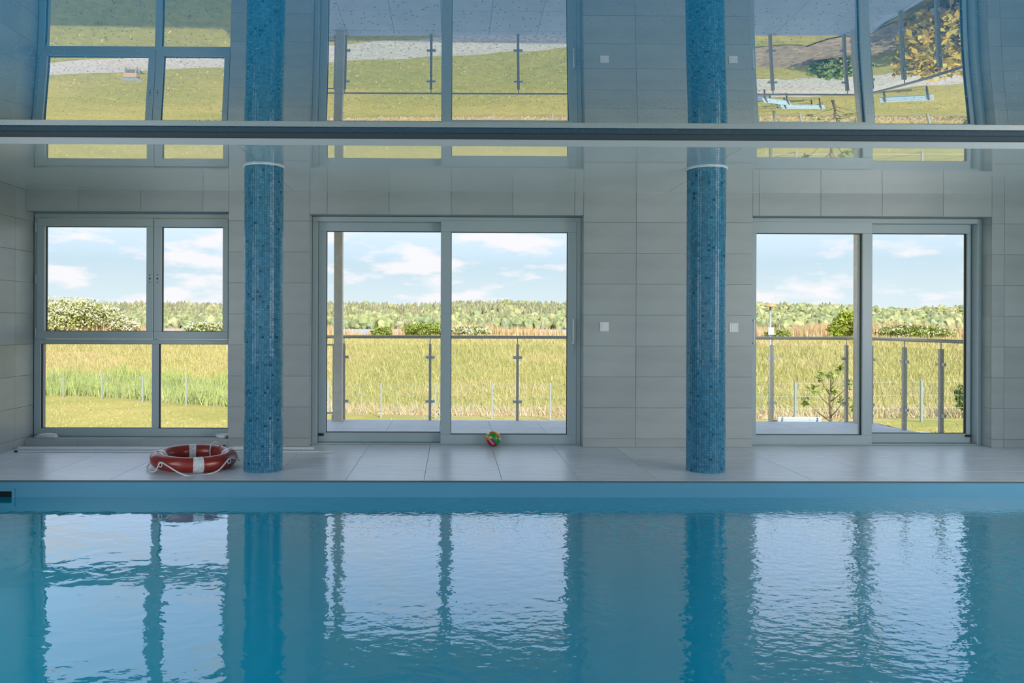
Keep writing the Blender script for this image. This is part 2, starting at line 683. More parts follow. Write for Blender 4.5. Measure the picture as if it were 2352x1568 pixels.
def build_walls():
    # window wall: body with three openings
    mb = MB()
    yb = YW + .012
    (a0, a1, a2, a3), (b0, b1, b2, b3), (c0, c1, c2, c3) = OPEN
    xl = XL + .016
    mb.box(xl, a1, yb, YO, -.30, a2 - .004)                       # below the left window
    mb.box(xl, a1, yb, YO, a3, ZR)
    e = .0105                                                      # room for the tiles lining the reveals
    mb.box(a1, b0 - e, yb, YO, -.011, ZR)
    mb.box(b0 - e, b1 + e, yb, YO, b3, ZR)
    mb.box(b1 + e, c0 - e, yb, YO, -.011, ZR)
    mb.box(c0 - e, c1 + e, yb, YO, c3, ZR)
    mb.box(c1 + e, XR, yb, YO, -.011, ZR)
    w = mb.build('wall_back', 'wall_grout')
    tag(w, 'grey stone-tiled wall with three large openings to the garden', 'wall', kind='structure')
    xs = sorted({XL + .012, XR} | {round(1.78 + .6 * k, 4) for k in range(-10, 9)})
    xs = [x for x in xs if XL + .012 <= x <= XR]
    zs = [0.0] + [.083 + .3 * k for k in range(8)] + [ZS + .03]
    cache = {}

    def tile(x0, x1, z0, z1):
        g = .0012
        wd, h = round(x1 - x0 - 2 * g, 4), round(z1 - z0 - 2 * g, 4)
        if wd < .004 or h < .004:
            return
        if (wd, h) not in cache:
            o = MB().box(-wd / 2, wd / 2, 0, .012, -h / 2, h / 2, .0009).build('tile', 'wall_tile', w)
            cache[(wd, h)] = o.data
        else:
            o = link('tile', cache[(wd, h)], w)
        o.location = ((x0 + x1) / 2, YW, (z0 + z1) / 2)
    for z0, z1 in zip(zs[:-1], zs[1:]):
        for x0, x1 in zip(xs[:-1], xs[1:]):
            rects = [(x0, x1, z0, z1)]
            for (p0, p1, q0, q1) in OPEN:
                new = []
                for (u0, u1, v0, v1) in rects:
                    if u1 <= p0 or u0 >= p1 or v1 <= q0 or v0 >= q1:
                        new.append((u0, u1, v0, v1))
                        continue
                    m0, m1 = max(u0, p0), min(u1, p1)
                    if u0 < p0:
                        new.append((u0, p0, v0, v1))
                    if u1 > p1:
                        new.append((p1, u1, v0, v1))
                    if v0 < q0:
                        new.append((m0, m1, v0, q0))
                    if v1 > q1:
                        new.append((m0, m1, q1, v1))
                rects = new
            for r in rects:
                tile(*r)
    # lining of the door reveals (tiled, with the same course heights)
    for (p0, p1, q0, q1) in OPEN[1:]:
        for x, sgn in ((p0, 1), (p1, -1)):
            for z0, z1 in zip(zs[:-1], zs[1:]):
                z1 = min(z1, q1)
                if z1 - z0 > .01:
                    xa, xb = sorted((x, x - sgn * .010))
                    MB().box(xa, xb, YW + .0135, 7.66, z0 + .001, z1 - .001).build('reveal_tile', 'wall_tile', w)
    # side wall on the left, with tiles where it can be seen
    lw = MB().box(XL - .3, XL, YB - .2, YO, -.40, ZR).build('wall_left', 'wall_grout')
    tag(lw, 'pale tiled side wall beside the casement window', 'wall', kind='structure')
    ys = [7.665] + [7.345 - .6 * k for k in range(6)]
    zt = zs[:-1] + [ZS]
    for z0, z1 in zip(zt[:-1], zt[1:]):
        for b, a in zip(ys[:-1], ys[1:]):
            g = .0012
            if a < 4.9 and z1 > 2.3:
                z1c = z1
            o = MB().box(XL, XL + .012, a + g, b - g, z0 + g, z1 - g, .0009).build('tile', 'wall_tile', lw)
    rw = MB().box(XR, XR + .3, YB - .2, YO, -.40, ZR).build('wall_right', 'wall_tile')
    tag(rw, 'plain grey side wall at the far end of the pool', 'wall', kind='structure')
    # unseen wall behind the camera: glazing added to let daylight fill the room
    wf = MB()
    wf.box(XL, XR, YB - .2, YB, 2.40, ZR)
    n = 6
    for i in range(n + 1):
        x = XL + (XR - XL) * i / n
        wf.box(max(XL, x - .06), min(XR, x + .06), YB - .14, YB, -.011, 2.40)
    wf.box(XL, XR, YB - .14, YB, -.011, .08)
    ff = wf.build('wall_front', 'frame_white')
    tag(ff, 'glazed wall with white mullions at the back of the pool room', 'wall', kind='structure')
    for i in range(n):
        xa, xb = XL + (XR - XL) * i / n + .06, XL + (XR - XL) * (i + 1) / n - .06
        MB().box(xa, xb, YB - .075, YB - .065, .08, 2.40).build('pane', 'pane_glass', ff)


def build_ceiling():
    s = thing('ceiling_soffit', 'glossy white lower ceiling over the deck', 'ceiling', kind='structure')
    cuts = [XL, -1.546, 2.083, XR]
    for a, b in zip(cuts[:-1], cuts[1:]):
        MB().box(a + .002, b - .002, YS, YW + .002, ZS, ZS + .038).build('panel', 'ceiling_white', s)
    MB().box(XL, XR, YS + .02, YW + .01, ZS + .039, ZS + .09).build('backing', 'groove', s)
    t = thing('trim_1', 'pale lip and shadow gap along the edge of the lower ceiling', 'trim', kind='structure')
    MB().box(XL, XR, YS - .010, YS - .0005, ZS - .002, ZS + .046, .002).build('lip', 'lip', t)
    MB().box(XL, XR, YS + .004, YS + .018, ZS + .040, ZS + .09).build('gap', 'groove', t)
    # upper stretch film: sags a little from its edge, as such ceilings do
    nx = 24
    c3 = lambda t: ZC - .0822 * t + .0459 * t * t - .0069 * t ** 3
    pts = []
    for i in range(91):
        tt = (YS - .004 - YB) * (i / 90.0) ** 1.3
        z = c3(tt) if tt < 2.3 else c3(2.3) + .02 * (tt - 2.3)
        pts.append((YS - .004 - tt, z))
    m = len(pts)
    cm = MB()
    vs = [(XL + (XR - XL) * i / nx, y, z) for i in range(nx + 1) for (y, z) in pts]
    cm.add(vs, [((i + 1) * m + k, (i + 1) * m + k + 1, i * m + k + 1, i * m + k) for i in range(nx) for k in range(m - 1)], True)
    c = cm.build('ceiling', 'ceiling_blue')
    tag(c, 'glossy blue stretched ceiling over the pool, beaded with droplets', 'ceiling', kind='structure')
    r = MB().box(XL - .3, XR + .3, YB - .2, YO, ZR, ZR + .12).build('roof', 'concrete')
    tag(r, 'flat roof of the pool house', 'roof', kind='structure')


# ------------------------------------------------------------------ windows and doors
def ring_frame(mb, x0, x1, z0, z1, y0, y1, l, r, b, t, bev=.003):
    """rectangular frame: outer rect, member widths left, right, bottom, top"""
    if t:
        mb.box(x0, x1, y0, y1, z1 - t, z1, bev)
    if b:
        mb.box(x0, x1, y0, y1, z0, z0 + b, bev)
    if l:
        mb.box(x0, x0 + l, y0, y1, z0 + b, z1 - t, bev)
    if r:
        mb.box(x1 - r, x1, y0, y1, z0 + b, z1 - t, bev)
    return mb


def glazed(parent, name, x0, x1, z0, z1, y0, y1, l, r, b, t, gy, mat_='frame_white'):
    s = ring_frame(MB(), x0, x1, z0, z1, y0, y1, l, r, b, t).build(name, mat_, parent)
    gx0, gx1, gz0, gz1 = x0 + l, x1 - r, z0 + b, z1 - t
    e = .006
    sl = ring_frame(MB(), gx0 - .001, gx1 + .001, gz0 - .001, gz1 + .001, gy - .012, gy + .012, e, e, e, e, 0)
    sl.build('seal', 'seal_black', s)
    MB().box(gx0, gx1, gy - .003, gy + .003, gz0, gz1).build('pane', 'pane_glass', s)
    return s


def build_window():
    w = thing('window_1', 'white casement window with two opening lights over two fixed panes', 'window', (0, 0, 0), kind='structure')
    y0, y1 = 7.672, 7.742
    fr = MB()
    zb, zt = .074, 2.268
    xl, xr = -4.126, -2.172
    fr.box(xl, xr, y0, y1, zt - .042, zt, .003)                  # head
    fr.box(xl, xr, y0, y1, zb, .150, .003)                       # bottom
    fr.box(xl, -4.062, y0, y1, .150, zt - .042, .003)
    fr.box(-2.221, xr, y0, y1, .150, zt - .042, .003)
    fr.box(-4.062, -2.221, y0, y1, .984, 1.028, .003)            # transom
    fr.box(-2.968, -2.902, y0, y1, .150, .984, .003)             # lower mullion
    fr.box(-2.965, -2.930, y0 + .012, y1, 1.028, zt - .042, .003)
    fr.build('frame', 'frame_white', w)
    ys0, ys1 = 7.655, 7.725
    s1 = glazed(w, 'sash', -4.092, -2.9505, 1.032, 2.218, ys0, ys1, .075, .068, .077, .077, 7.700)
    s2 = glazed(w, 'sash', -2.9455, -2.215, 1.032, 2.218, ys0, ys1, .073, .054, .075, .080, 7.700)
    for (x, s) in ((-2.984, s1), (-2.910, s2)):
        h = MB()
        for dz, rr in ((-.036, .006), (0, .009), (.036, .006)):
            h.cyl((x, ys0 - .0015, 1.628 + dz), (x, ys0 + .01, 1.628 + dz), rr, n=12)
        h.build('handle_hole', 'seal_black', s)
    for z in (2.13, 1.62, 1.09):
        MB().cyl((-4.099, ys0 - .004, z - .045), (-4.099, ys0 - .004, z + .045), .008, n=10).build('hinge', 'frame_white', s1)
    for (a, b) in ((-4.062, -2.968), (-2.902, -2.221)):
        MB().box(a, b, 7.700, 7.706, .150, .984).build('pane', 'pane_glass', w)
        ring_frame(MB(), a, b, .150, .984, 7.690, 7.716, .007, .004, .004, .004, 0).build('seal', 'seal_black', w)
    sill = MB().box(XL + .012, OPEN[0][1], YW - .002, 7.672, .050, .073, .002).build('trim_2', 'wall_tile')
    tag(sill, 'low pale window sill under the casement window', 'sill', kind='structure')


def build_door(n, x0, x1, zt, label, leaf_front, leaf_back, handle_x, handle_side):
    """two-track sliding door; leaf = (x0, x1, glass x0, x1)"""
    d = thing('door_%d' % n, label, 'door', (0, 0, 0), kind='structure')
    f = MB()
    f.box(x0, x1, 7.650, 7.800, zt - .048, zt, .003)
    f.box(x0, x1, 7.650, 7.800, .001, .012, .002)
    f.box(x0, x0 + .045, 7.650, 7.800, .012, zt - .048, .003)
    f.box(x1 - .045, x1, 7.650, 7.800, .012, zt - .048, .003)
    f.build('frame', 'frame_white', d)
    a0, a1, g0, g1 = leaf_front
    lf = glazed(d, 'sliding_leaf', a0, a1, .012, zt - .035, 7.644, 7.712, g0 - a0, a1 - g1, .088, zt - .035 - 2.100, 7.680)
    b0, b1, k0, k1 = leaf_back
    lb = glazed(d, 'fixed_leaf', b0, b1, .014, zt - .048, 7.728, 7.790, k0 - b0, b1 - k1, .092, zt - .048 - 2.112, 7.760)
    # flat bow handle and lock plate
    h = MB()
    hx = handle_x
    h.box(hx - .007, hx + .007, 7.600, 7.612, 1.000, 1.245, .003)
    h.box(hx - .006, hx + .006, 7.611, 7.644, 1.000, 1.018, .002)
    h.box(hx - .006, hx + .006, 7.611, 7.644, 1.227, 1.245, .002)
    h.build('handle', 'white_plastic', lf)
    MB().box(hx - .016, hx + .012, 7.636, 7.644, .900, .990, .003).build('lock_plate', 'frame_white', lf)
    for sx in handle_side:
        MB().box(sx, sx + .055, 7.712, 7.7275, .075, .098, .003).build('stop_block', 'seal_black', lb)
    return d


def build_doors():
    build_door(1, -1.386, 1.266, 2.246, 'white two-leaf sliding glass door in the middle, beach ball at its foot',
               (-.120, 1.222, -.018, 1.134), (-1.338, -.060, -1.262, -.090), 1.186, (-1.335,))
    build_door(2, 2.917, 5.255, 2.250, 'white two-leaf sliding glass door nearest the terrace corner',
               (2.935, 4.158, 3.005, 4.060), (4.090, 5.198, 4.130, 5.160), 2.966, (5.140,))


FILL = {'left': 5.2, 'right': 10.0}


def build_fill_panels():  # unseen glowing panels added on the side walls to brighten the room
    for side, x, sg in (('left', XL, 1), ('right', XR, -1)):
        m = bpy.data.materials.new('lamp_opal_' + side)
        m.use_nodes = True
        nt = m.node_tree
        nt.nodes.clear()
        e = nt.nodes.new('ShaderNodeEmission')
        e.inputs['Color'].default_value = (0.93, 0.97, 1.0, 1) if side == 'left' else (1.0, 0.96, 0.93, 1)
        e.inputs['Strength'].default_value = FILL[side]
        o = nt.nodes.new('ShaderNodeOutputMaterial')
        nt.links.new(e.outputs[0], o.inputs[0])
        MATS['lamp_opal_' + side] = m
        for k, y in enumerate((0.4, 2.0, 3.6)):
            l = thing('wall_lamp', 'wide opal wall lamp, %s from the back, on the %s side wall' % (('first', 'second', 'third')[k], side), 'lamp', (x, y, 1.45), 'opal wall lamps beside the pool')
            f = MB()
            xa, xb = sorted((sg * .0125, sg * .05))
            for (y0, y1, z0, z1) in ((-.72, .72, .80, .82), (-.72, .72, -.82, -.80), (-.72, -.70, -.80, .80), (.70, .72, -.80, .80)):
                f.box(xa, xb, y0, y1, z0, z1)
            f.build('frame', 'frame_white', l)
            xa, xb = sorted((sg * .0125, sg * .045))
            MB().box(xa, xb, -.70, .70, -.80, .80).build('diffuser', 'lamp_opal_' + side, l)


build_fill_panels()
build_floor()
build_pool()
build_walls()
build_ceiling()
build_window()
build_doors()


# ------------------------------------------------------------------ mosaic columns
def build_column(x, y, label, seed):
    rng = np.random.default_rng(seed)
    r = .1555
    c = thing('mosaic_column', label, 'column', (x, y, 0), 'blue mosaic columns at the pool edge')
    MB().cyl((0, 0, 0), (0, 0, ZS), r - .004, n=72, caps=False).build('shaft', 'mosaic_grout', c)
    na, nz = 48, 122
    dz = (ZS - .004) / nz
    da = 2 * math.pi / na
    V, F, Cc = [], [], []
    ga, gz = .0009 / r, .0009
    k = 0
    for i in range(na):
        for j in range(nz):
            a0, a1 = i * da + ga, (i + 1) * da - ga
            z0, z1 = .002 + j * dz + gz, .002 + (j + 1) * dz - gz
            t1, t2 = rng.uniform(-.00022, .00022, 2)
            ro = r
            ea, ez = .0012 / r, .0012
            ri = r - .0045
            for (rr, p0, p1, q0, q1) in ((ri, a0, a1, z0, z1), (ro - .0009, a0, a1, z0, z1), (ro, a0 + ea, a1 - ea, z0 + ez, z1 - ez)):
                for (aa, zz, s, tq) in ((p0, q0, -1, -1), (p1, q0, 1, -1), (p1, q1, 1, 1), (p0, q1, -1, 1)):
                    rq = rr + (t1 * s + t2 * tq if rr != ri else 0)
                    V.append((rq * math.cos(aa), rq * math.sin(aa), zz))
            b = k * 12
            F += [(b + 8, b + 9, b + 10, b + 11)]
            for lv in (0, 4):
                for e in range(4):
                    e2 = (e + 1) % 4
                    F.append((b + lv + e, b + lv + e2, b + lv + 4 + e2, b + lv + 4 + e))
            u = rng.random()
            base = np.array((.062, .245, .375)) * rng.uniform(.80, 1.25) * (1, rng.uniform(.93, 1.07), 1)
            if u < .022:
                base = np.array((.012, .11, .20)) * rng.uniform(.7, 1.3)
            elif u < .10:
                base = np.array((.04, .19, .30))
            elif u > .93:
                base = np.array((.10, .31, .44))
            Cc += [base] * 12
            k += 1
    o = np_mesh('mosaic_tiles', V, F, 'mosaic', np.array(Cc), c)
    o['kind'] = 'stuff'
    cr = MB()
    pr = [(r + .001, ZS - .010), (r + .010, ZS - .009), (r + .013, ZS - .001), (r + .001, ZS - .001)]
    n = 64
    vs = [(p * math.cos(2 * math.pi * i / n), p * math.sin(2 * math.pi * i / n), z) for i in range(n) for p, z in pr]
    cr.add(vs, [(i * 4 + q, i * 4 + q + 1, ((i + 1) % n) * 4 + q + 1, ((i + 1) % n) * 4 + q) for i in range(n) for q in range(3)], True)
    cr.build('collar', 'white_plastic', c)


build_column(-1.546, 6.350, 'round blue mosaic column beside the red lifebuoy', 3)
build_column(2.083, 6.357, 'round blue mosaic column standing between the two light switches', 4)


# ------------------------------------------------------------------ lifebuoy
def build_ring():
    c = thing('lifebuoy', 'red lifebuoy with white bands and rope lying on the deck', 'lifebuoy', (-2.148, 6.465, 0.0))
    c.scale = (.945, .945, .945)
    c.rotation_euler = (R(1.5), R(2.0), R(0))
    Rm, rt_ = .297, .0675
    zc = .080
    # flattened, slightly softened tube
    def prof(k, n, s=1.0):
        a = 2 * math.pi * k / n
        return (rt_ * s * math.cos(a), rt_ * .96 * s * math.sin(a))
    n, m = 96, 28
    mb = MB()
    vs = []
    for i in range(n):
        a = 2 * math.pi * i / n
        for k in range(m):
            u, w = prof(k, m)
            vs.append(((Rm + u) * math.cos(a), (Rm + u) * math.sin(a), zc + w))
    mb.add(vs, [(i * m + k, ((i + 1) % n) * m + k, ((i + 1) % n) * m + (k + 1) % m, i * m + (k + 1) % m) for i in range(n) for k in range(m)], True)
    mb.build('tube', 'ring_red', c)
    for deg in (-66, 24, 112, 190):
        bm = MB()
        vs = []
        w = 7
        for i in range(9):
            a = R(deg - w + 2 * w * i / 8)
            for k in range(m):
                u, q = prof(k, m, 1.03)
                vs.append(((Rm + u) * math.cos(a), (Rm + u) * math.sin(a), zc + q))
        bm.add(vs, [(i * m + k, (i + 1) * m + k, (i + 1) * m + (k + 1) % m, i * m + (k + 1) % m) for i in range(8) for k in range(m)], True)
        bm.build('band', 'ring_band', c)
    # grab rope held by four loops
    Ro = Rm + rt_

    def P(deg, rad, z):
        return Vector((rad * math.cos(R(deg)), rad * math.sin(R(deg)), z))
    key = []
    att = [(-118, .100), (-22, .110), (62, .120), (150, .10)]
    for q, (d, z) in enumerate(att):
        d2 = att[(q + 1) % 4][0] + (360 if q == 3 else 0)
        key.append(P(d, Ro + .006, z))
        span = d2 - d
        if q == 0:
            for s, dr, zz in ((.12, .016, .088), (.28, .022, .04), (.42, .03, .012), (.60, .026, .012), (.80, .018, .035)):
                key.append(P(d + span * s, Ro + dr, zz))
        elif q == 3:
            for s, dr, zz in ((.2, .02, .05), (.4, .022, .012), (.6, .02, .010), (.82, .02, .010), (.94, .024, .03)):
                key.append(P(d + span * s, Ro + dr, zz))
        else:
            for s, dr, zz in ((.2, .012, .09), (.5, .02, .05), (.8, .012, .08)):
                key.append(P(d + span * s, Ro + dr, zz))
    pts = []
    nk = len(key)
    for i in range(nk):
        p0, p1, p2, p3 = key[i - 1], key[i], key[(i + 1) % nk], key[(i + 2) % nk]
        for s in range(6):
            t = s / 6
            pts.append(.5 * ((2 * p1) + (p2 - p0) * t + (2 * p0 - 5 * p1 + 4 * p2 - p3) * t * t + (3 * p1 - p0 - 3 * p2 + p3) * t ** 3))
    MB().tube(pts, .0062, 8, True).build('rope', 'rope_white', c)
    # rope loops round the tube at the fixings
    for d, z in att[:2]:
        lp = []
        for i in range(14):
            a = 2 * math.pi * i / 14
            lp.append(P(d + 3.2 * math.cos(a), Ro + .008, z - .016 + .020 * math.sin(a)))
        MB().tube(lp, .0055, 8, True).build('rope_loop', 'rope_white', c)
    # loop standing up over the far inner rim
    lp = [P(70, Rm - rt_ - .006, .05), P(71, Rm - rt_ - .008, .10), P(72, Rm - rt_ + .01, .150), P(68, Rm - .03, .178), P(64, Rm - .02, .174), P(63, Rm, .158), P(64, Rm + .03, .148)]
    ps = []
    for i in range(len(lp) - 1):
        p0, p1, p2, p3 = lp[max(i - 1, 0)], lp[i], lp[i + 1], lp[min(i + 2, len(lp) - 1)]
        for s in range(5):
            t = s / 5
            ps.append(.5 * ((2 * p1) + (p2 - p0) * t + (2 * p0 - 5 * p1 + 4 * p2 - p3) * t * t + (3 * p1 - p0 - 3 * p2 + p3) * t ** 3))
    MB().tube(ps, .0060, 8).build('rope_loop', 'rope_white', c)


build_ring()


# ------------------------------------------------------------------ beach ball
def build_ball():
    r = .0745
    nu, nv = 110, 64
    V, C = [], []
    rot = Matrix.Rotation(R(20), 3, 'Y')
    green, red, yel, blu, wht, org, drk = [np.array(lin(*c)[:3]) for c in ((30, 150, 60), (190, 25, 60), (230, 200, 50), (70, 110, 190), (225, 225, 225), (225, 120, 40), (150, 25, 30))]
    for j in range(nv + 1):
        for i in range(nu):
            th, ph = math.pi * j / nv, 2 * math.pi * i / nu
            p = Vector((math.sin(th) * math.cos(ph), math.sin(th) * math.sin(ph), math.cos(th)))
            V.append(p * r)
            q = rot @ p
            x, y, z = p
            # printed fields as seen from the room (-y side)
            s = x * .83 + z * .55          # across the broad green stripe
            if y > .45:
                c = blu if x * z > 0 else yel
            elif s > .62:
                c = org if .15 < z < .6 else (yel if z >= .6 else wht)
            elif s > -.02:
                c = green if z < .78 else org
            elif z > .46:
                c = wht if z > .62 else green
            elif z > .16:
                c = yel if z > .24 else org
            elif z < -.72:
                c = drk
            else:
                c = red if x > -.72 else org
                if abs(x * .75 + z * .66 + .42) < .10 and -.75 < x < .05:
                    c = blu * .5 + wht * .5
            C.append(c)
    F = [(j * nu + i, (j + 1) * nu + i, (j + 1) * nu + (i + 1) % nu, j * nu + (i + 1) % nu) for j in range(nv) for i in range(nu)]
    b = thing('beach_ball', 'small beach ball in green, red and yellow at the sliding door', 'ball', (.398, 7.562, r))
    np_mesh('ball_skin', V, F, 'ball', np.array(C), b, True)
    d = Vector((-.74, -.62, -.22)).normalized()
    MB().cyl(d * (r - .002), d * (r + .0018), .0085, .006, 14).build('valve', 'seal_black', b)


build_ball()


# ------------------------------------------------------------------ small things in the room
def build_switch(x, z, label):
    s = thing('light_switch', label, 'light switch', (x, YW, z), 'white light switches on the tiled wall')
    MB().box(-.044, .044, -.009, -.0005, -.044, .044, .003).build('plate', 'white_plastic', s)
    MB().box(-.026, .026, -.014, -.009, -.026, .026, .002).build('rocker', 'white_plastic', s)


build_switch(1.472, 1.169, 'white square light switch beside the middle sliding door')
build_switch(2.731, 1.165, 'white square light switch between the mosaic column and a sliding door')


def build_small():
    p = thing('telescopic_pole', 'long grey telescopic pool pole lying along the wall under the window', 'pole', (-4.05, 7.27, 0))
    MB().cyl((0, 0, .020), (2.05, .02, .020), .016, n=16).build('outer_tube', 'pole_grey', p)
    MB().cyl((2.05, .02, .020), (2.75, .027, .020), .012, n=16).build('inner_tube', 'pole_grey', p)
    MB().cyl((2.00, .02, .020), (2.13, .021, .020), .019, n=16).build('locking_collar', 'white_plastic', p)
    q = thing('thin_tube', 'thin white tube lying on the deck in front of the grey pole', 'tube', (-4.0, 7.17, 0))
    MB().cyl((0, 0, .008), (2.9, .0, .008), .007, n=10).build('tube_body', 'white_plastic', q)
    MB().cyl((-.03, 0, .008), (0, 0, .008), .008, n=10).build('end_cap', 'seal_black', q)
    # folded cloth on the sill
    c = thing('folded_cloth', 'folded pale cloth on the window sill by the side wall', 'cloth', (-3.955, 7.585, .0735))
    rng = random.Random(5)
    for k in range(3):
        n = 10
        vs = []
        w, d = .105 - .012 * k, .034 - .003 * k
        for zz in (0, 1):
            for i in range(n):
                for j in range(5):
                    u, v = i / (n - 1) * 2 - 1, j / 4 * 2 - 1
                    wob = .004 * math.sin(3 * u + k) + .002 * rng.random()
                    vs.append((u * w * (1 - .04 * v * v) + .006 * k, v * d, k * .0125 + (.0015 if not zz else .011 + wob * (1 - u * u * .5))))
        fs = []
        for zz in (0, 1):
            o = zz * n * 5
            for i in range(n - 1):
                for j in range(4):
                    q4 = (o + i * 5 + j, o + (i + 1) * 5 + j, o + (i + 1) * 5 + j + 1, o + i * 5 + j + 1)
                    fs.append(q4 if zz else q4[::-1])
        o = n * 5
        for i in range(n - 1):
            fs.append((i * 5, (i + 1) * 5, o + (i + 1) * 5, o + i * 5))
            fs.append((i * 5 + 4, o + i * 5 + 4, o + (i + 1) * 5 + 4, (i + 1) * 5 + 4))
        for j in range(4):
            fs.append((j, o + j, o + j + 1, j + 1))
            e = (n - 1) * 5
            fs.append((e + j, e + j + 1, o + e + j + 1, o + e + j))
        MB().add(vs, fs, True).build('fold', 'cloth', c)
    # shallow white dish
    pr = [(0, .004), (.040, .004), (.052, .010), (.060, .034), (.064, .036), (.066, .033), (.056, .004), (.050, 0), (0, 0)]
    n = 40
    vs = [(a * math.cos(2 * math.pi * i / n), a * math.sin(2 * math.pi * i / n), z) for i in range(n) for a, z in pr]
    m = len(pr)
    d = MB().add(vs, [(i * m + k, ((i + 1) % n) * m + k, ((i + 1) % n) * m + k + 1, i * m + k + 1) for i in range(n) for k in range(m - 1)], True)
    o = d.build('saucer', 'white_plastic', None, (-2.247, 7.592, .0735))
    tag(o, 'shallow white dish at the end of the window sill', 'dish')
    w = MB().add([(-.012, -.02, 0), (.012, -.02, 0), (.012, .02, 0), (-.012, .02, 0), (-.010, -.02, .026), (.010, -.02, .026), (.008, .016, .012), (-.008, .016, .012)],
                 [(3, 2, 1, 0), (4, 5, 6, 7), (0, 1, 5, 4), (1, 2, 6, 5), (2, 3, 7, 6), (3, 0, 4, 7)]).build('rubber_wedge', 'seal_black', None, (-2.19, 7.47, .0005))
    tag(w, 'tiny black rubber wedge against the wall below the dish', 'wedge')
    rng = random.Random(9)
    vs = []
    for zz in (0, 1):
        for i in range(9):
            a = 2 * math.pi * i / 9
            rr = (.014 + .006 * rng.random()) * (1 - .35 * zz)
            vs.append((rr * 1.4 * math.cos(a), rr * math.sin(a), zz * (.007 + .004 * rng.random())))
    s = MB().add(vs, [tuple(range(9))[::-1], tuple(range(9, 18))] + [(i, (i + 1) % 9, 9 + (i + 1) % 9, 9 + i) for i in range(9)]).build('paper_scrap', 'scrap', None, (-.14, 5.955, .0003))
    tag(s, 'tiny crumpled white scrap on the edge of the pool deck', 'scrap')


build_small()


# ------------------------------------------------------------------ terrace and balcony above
TER = [(-2.55, YO), (-2.55, 9.84), (5.20, 9.70), (5.44, YO)]


def build_terrace():
    t = MB().prism(TER[::-1], -.24, -.052).build('terrace_floor', 'concrete')
    tag(t, 'grey tiled terrace floor outside the sliding doors', 'floor', kind='structure')
    cache = {}
    y = YO
    ys = [YO + .03, 8.43, 9.03, 9.63, 9.84]
    for b0, b1 in zip(ys[:-1], ys[1:]):
        x = -2.55
        while x < 5.40:
            x1 = x + .6
            # clip to the slab outline
            fe = lambda xx: 9.84 - .14 * (xx + 2.55) / 7.75
            se = lambda yy: 5.44 - .24 * (yy - YO) / 1.78
            p = [(x, b0), (min(x1, se(b0)), b0), (min(x1, se(min(b1, 9.70))), min(b1, fe(min(x1, 5.2)))), (x, min(b1, fe(x)))]
            if p[1][0] - p[0][0] > .03 and p[3][1] - p[0][1] > .02:
                g = .002
                q = [(p[0][0] + g, p[0][1] + g), (p[1][0] - g, p[1][1] + g), (p[2][0] - g, p[2][1] - g), (p[3][0] + g, p[3][1] - g)]
                MB().prism(q, -.0515, -.030).build('tile', 'terrace_tile', t)
            x = x1
    b = MB().prism([(x, yy) for x, yy in TER][::-1], 2.44, 2.66).build('balcony_slab', 'plaster')
    tag(b, 'underside of the upper balcony over the terrace', 'balcony', kind='structure')
    for (x, yy, lab) in ((-1.430, 9.715, 'weathered beige steel pillar at the left of the middle door view'), (5.052, 9.585, 'beige steel pillar at the corner of the terrace')):
        p = thing('steel_pillar', lab, 'pillar', (x, yy, -.03), 'pillars carrying the balcony')
        MB().box(-.052, .052, -.052, .052, .0, 2.469, .004).build('shaft', 'pillar_paint', p)
        MB().box(-.075, .075, -.075, .075, .0005, .010, .002).build('base_plate', 'pillar_paint', p)


def balustrade(name, label, posts, rail_ends, cl=True):
    """posts: list of (x, y); panels between neighbours"""
    b = thing(name, label, 'balustrade', (0, 0, 0), 'glass balustrades round the terrace')
    z0, zt, zr = -.029, .932, 1.018
    n = len(posts)
    for i, (x, y) in enumerate(posts):
        a, c = posts[max(i - 1, 0)], posts[min(i + 1, n - 1)]
        d = Vector((c[0] - a[0], c[1] - a[1], 0)).normalized()
        nrm = Vector((-d.y, d.x, 0))

        def obox(u0, u1, v0, v1, za, zb, mb):
            vs = [Vector((x, y, 0)) + d * u + nrm * v + Vector((0, 0, z)) for u in (u0, u1) for v in (v0, v1) for z in (za, zb)]
            return mb.add(vs, [(0, 1, 3, 2), (4, 6, 7, 5), (0, 4, 5, 1), (2, 3, 7, 6), (0, 2, 6, 4), (1, 5, 7, 3)])
        p = obox(-.016, .016, -.022, .022, z0, zt, MB()).build('post', 'steel', b)
        MB().cyl((x, y, zt), (x, y, zr - .01), .006, n=8).build('rod', 'steel', p)
        for zc in (.205, .762):
            if i > 0:
                obox(-.058, -.0165, -.014, .014, zc - .018, zc + .018, MB()).build('clamp', 'chrome', p)
            if i < n - 1:
                obox(.0165, .058, -.014, .014, zc - .018, zc + .018, MB()).build('clamp', 'chrome', p)
        if i < n - 1:
            q = posts[i + 1]
            L_ = math.hypot(q[0] - x, q[1] - y)
            e = Vector((q[0] - x, q[1] - y, 0)).normalized()
            ne = Vector((-e.y, e.x, 0))
            vs = [Vector((x, y, 0)) + e * u + ne * v + Vector((0, 0, z)) for u in (.03, L_ - .03) for v in (-.004, .004) for z in (.06, .925)]
            MB().add(vs, [(0, 1, 3, 2), (4, 6, 7, 5), (0, 4, 5, 1), (2, 3, 7, 6), (0, 2, 6, 4), (1, 5, 7, 3)]).build('glass_panel', 'rail_glass', b)
    MB().tube([(x, y, zr) for x, y in rail_ends], .0205, 14).build('handrail', 'steel', b)


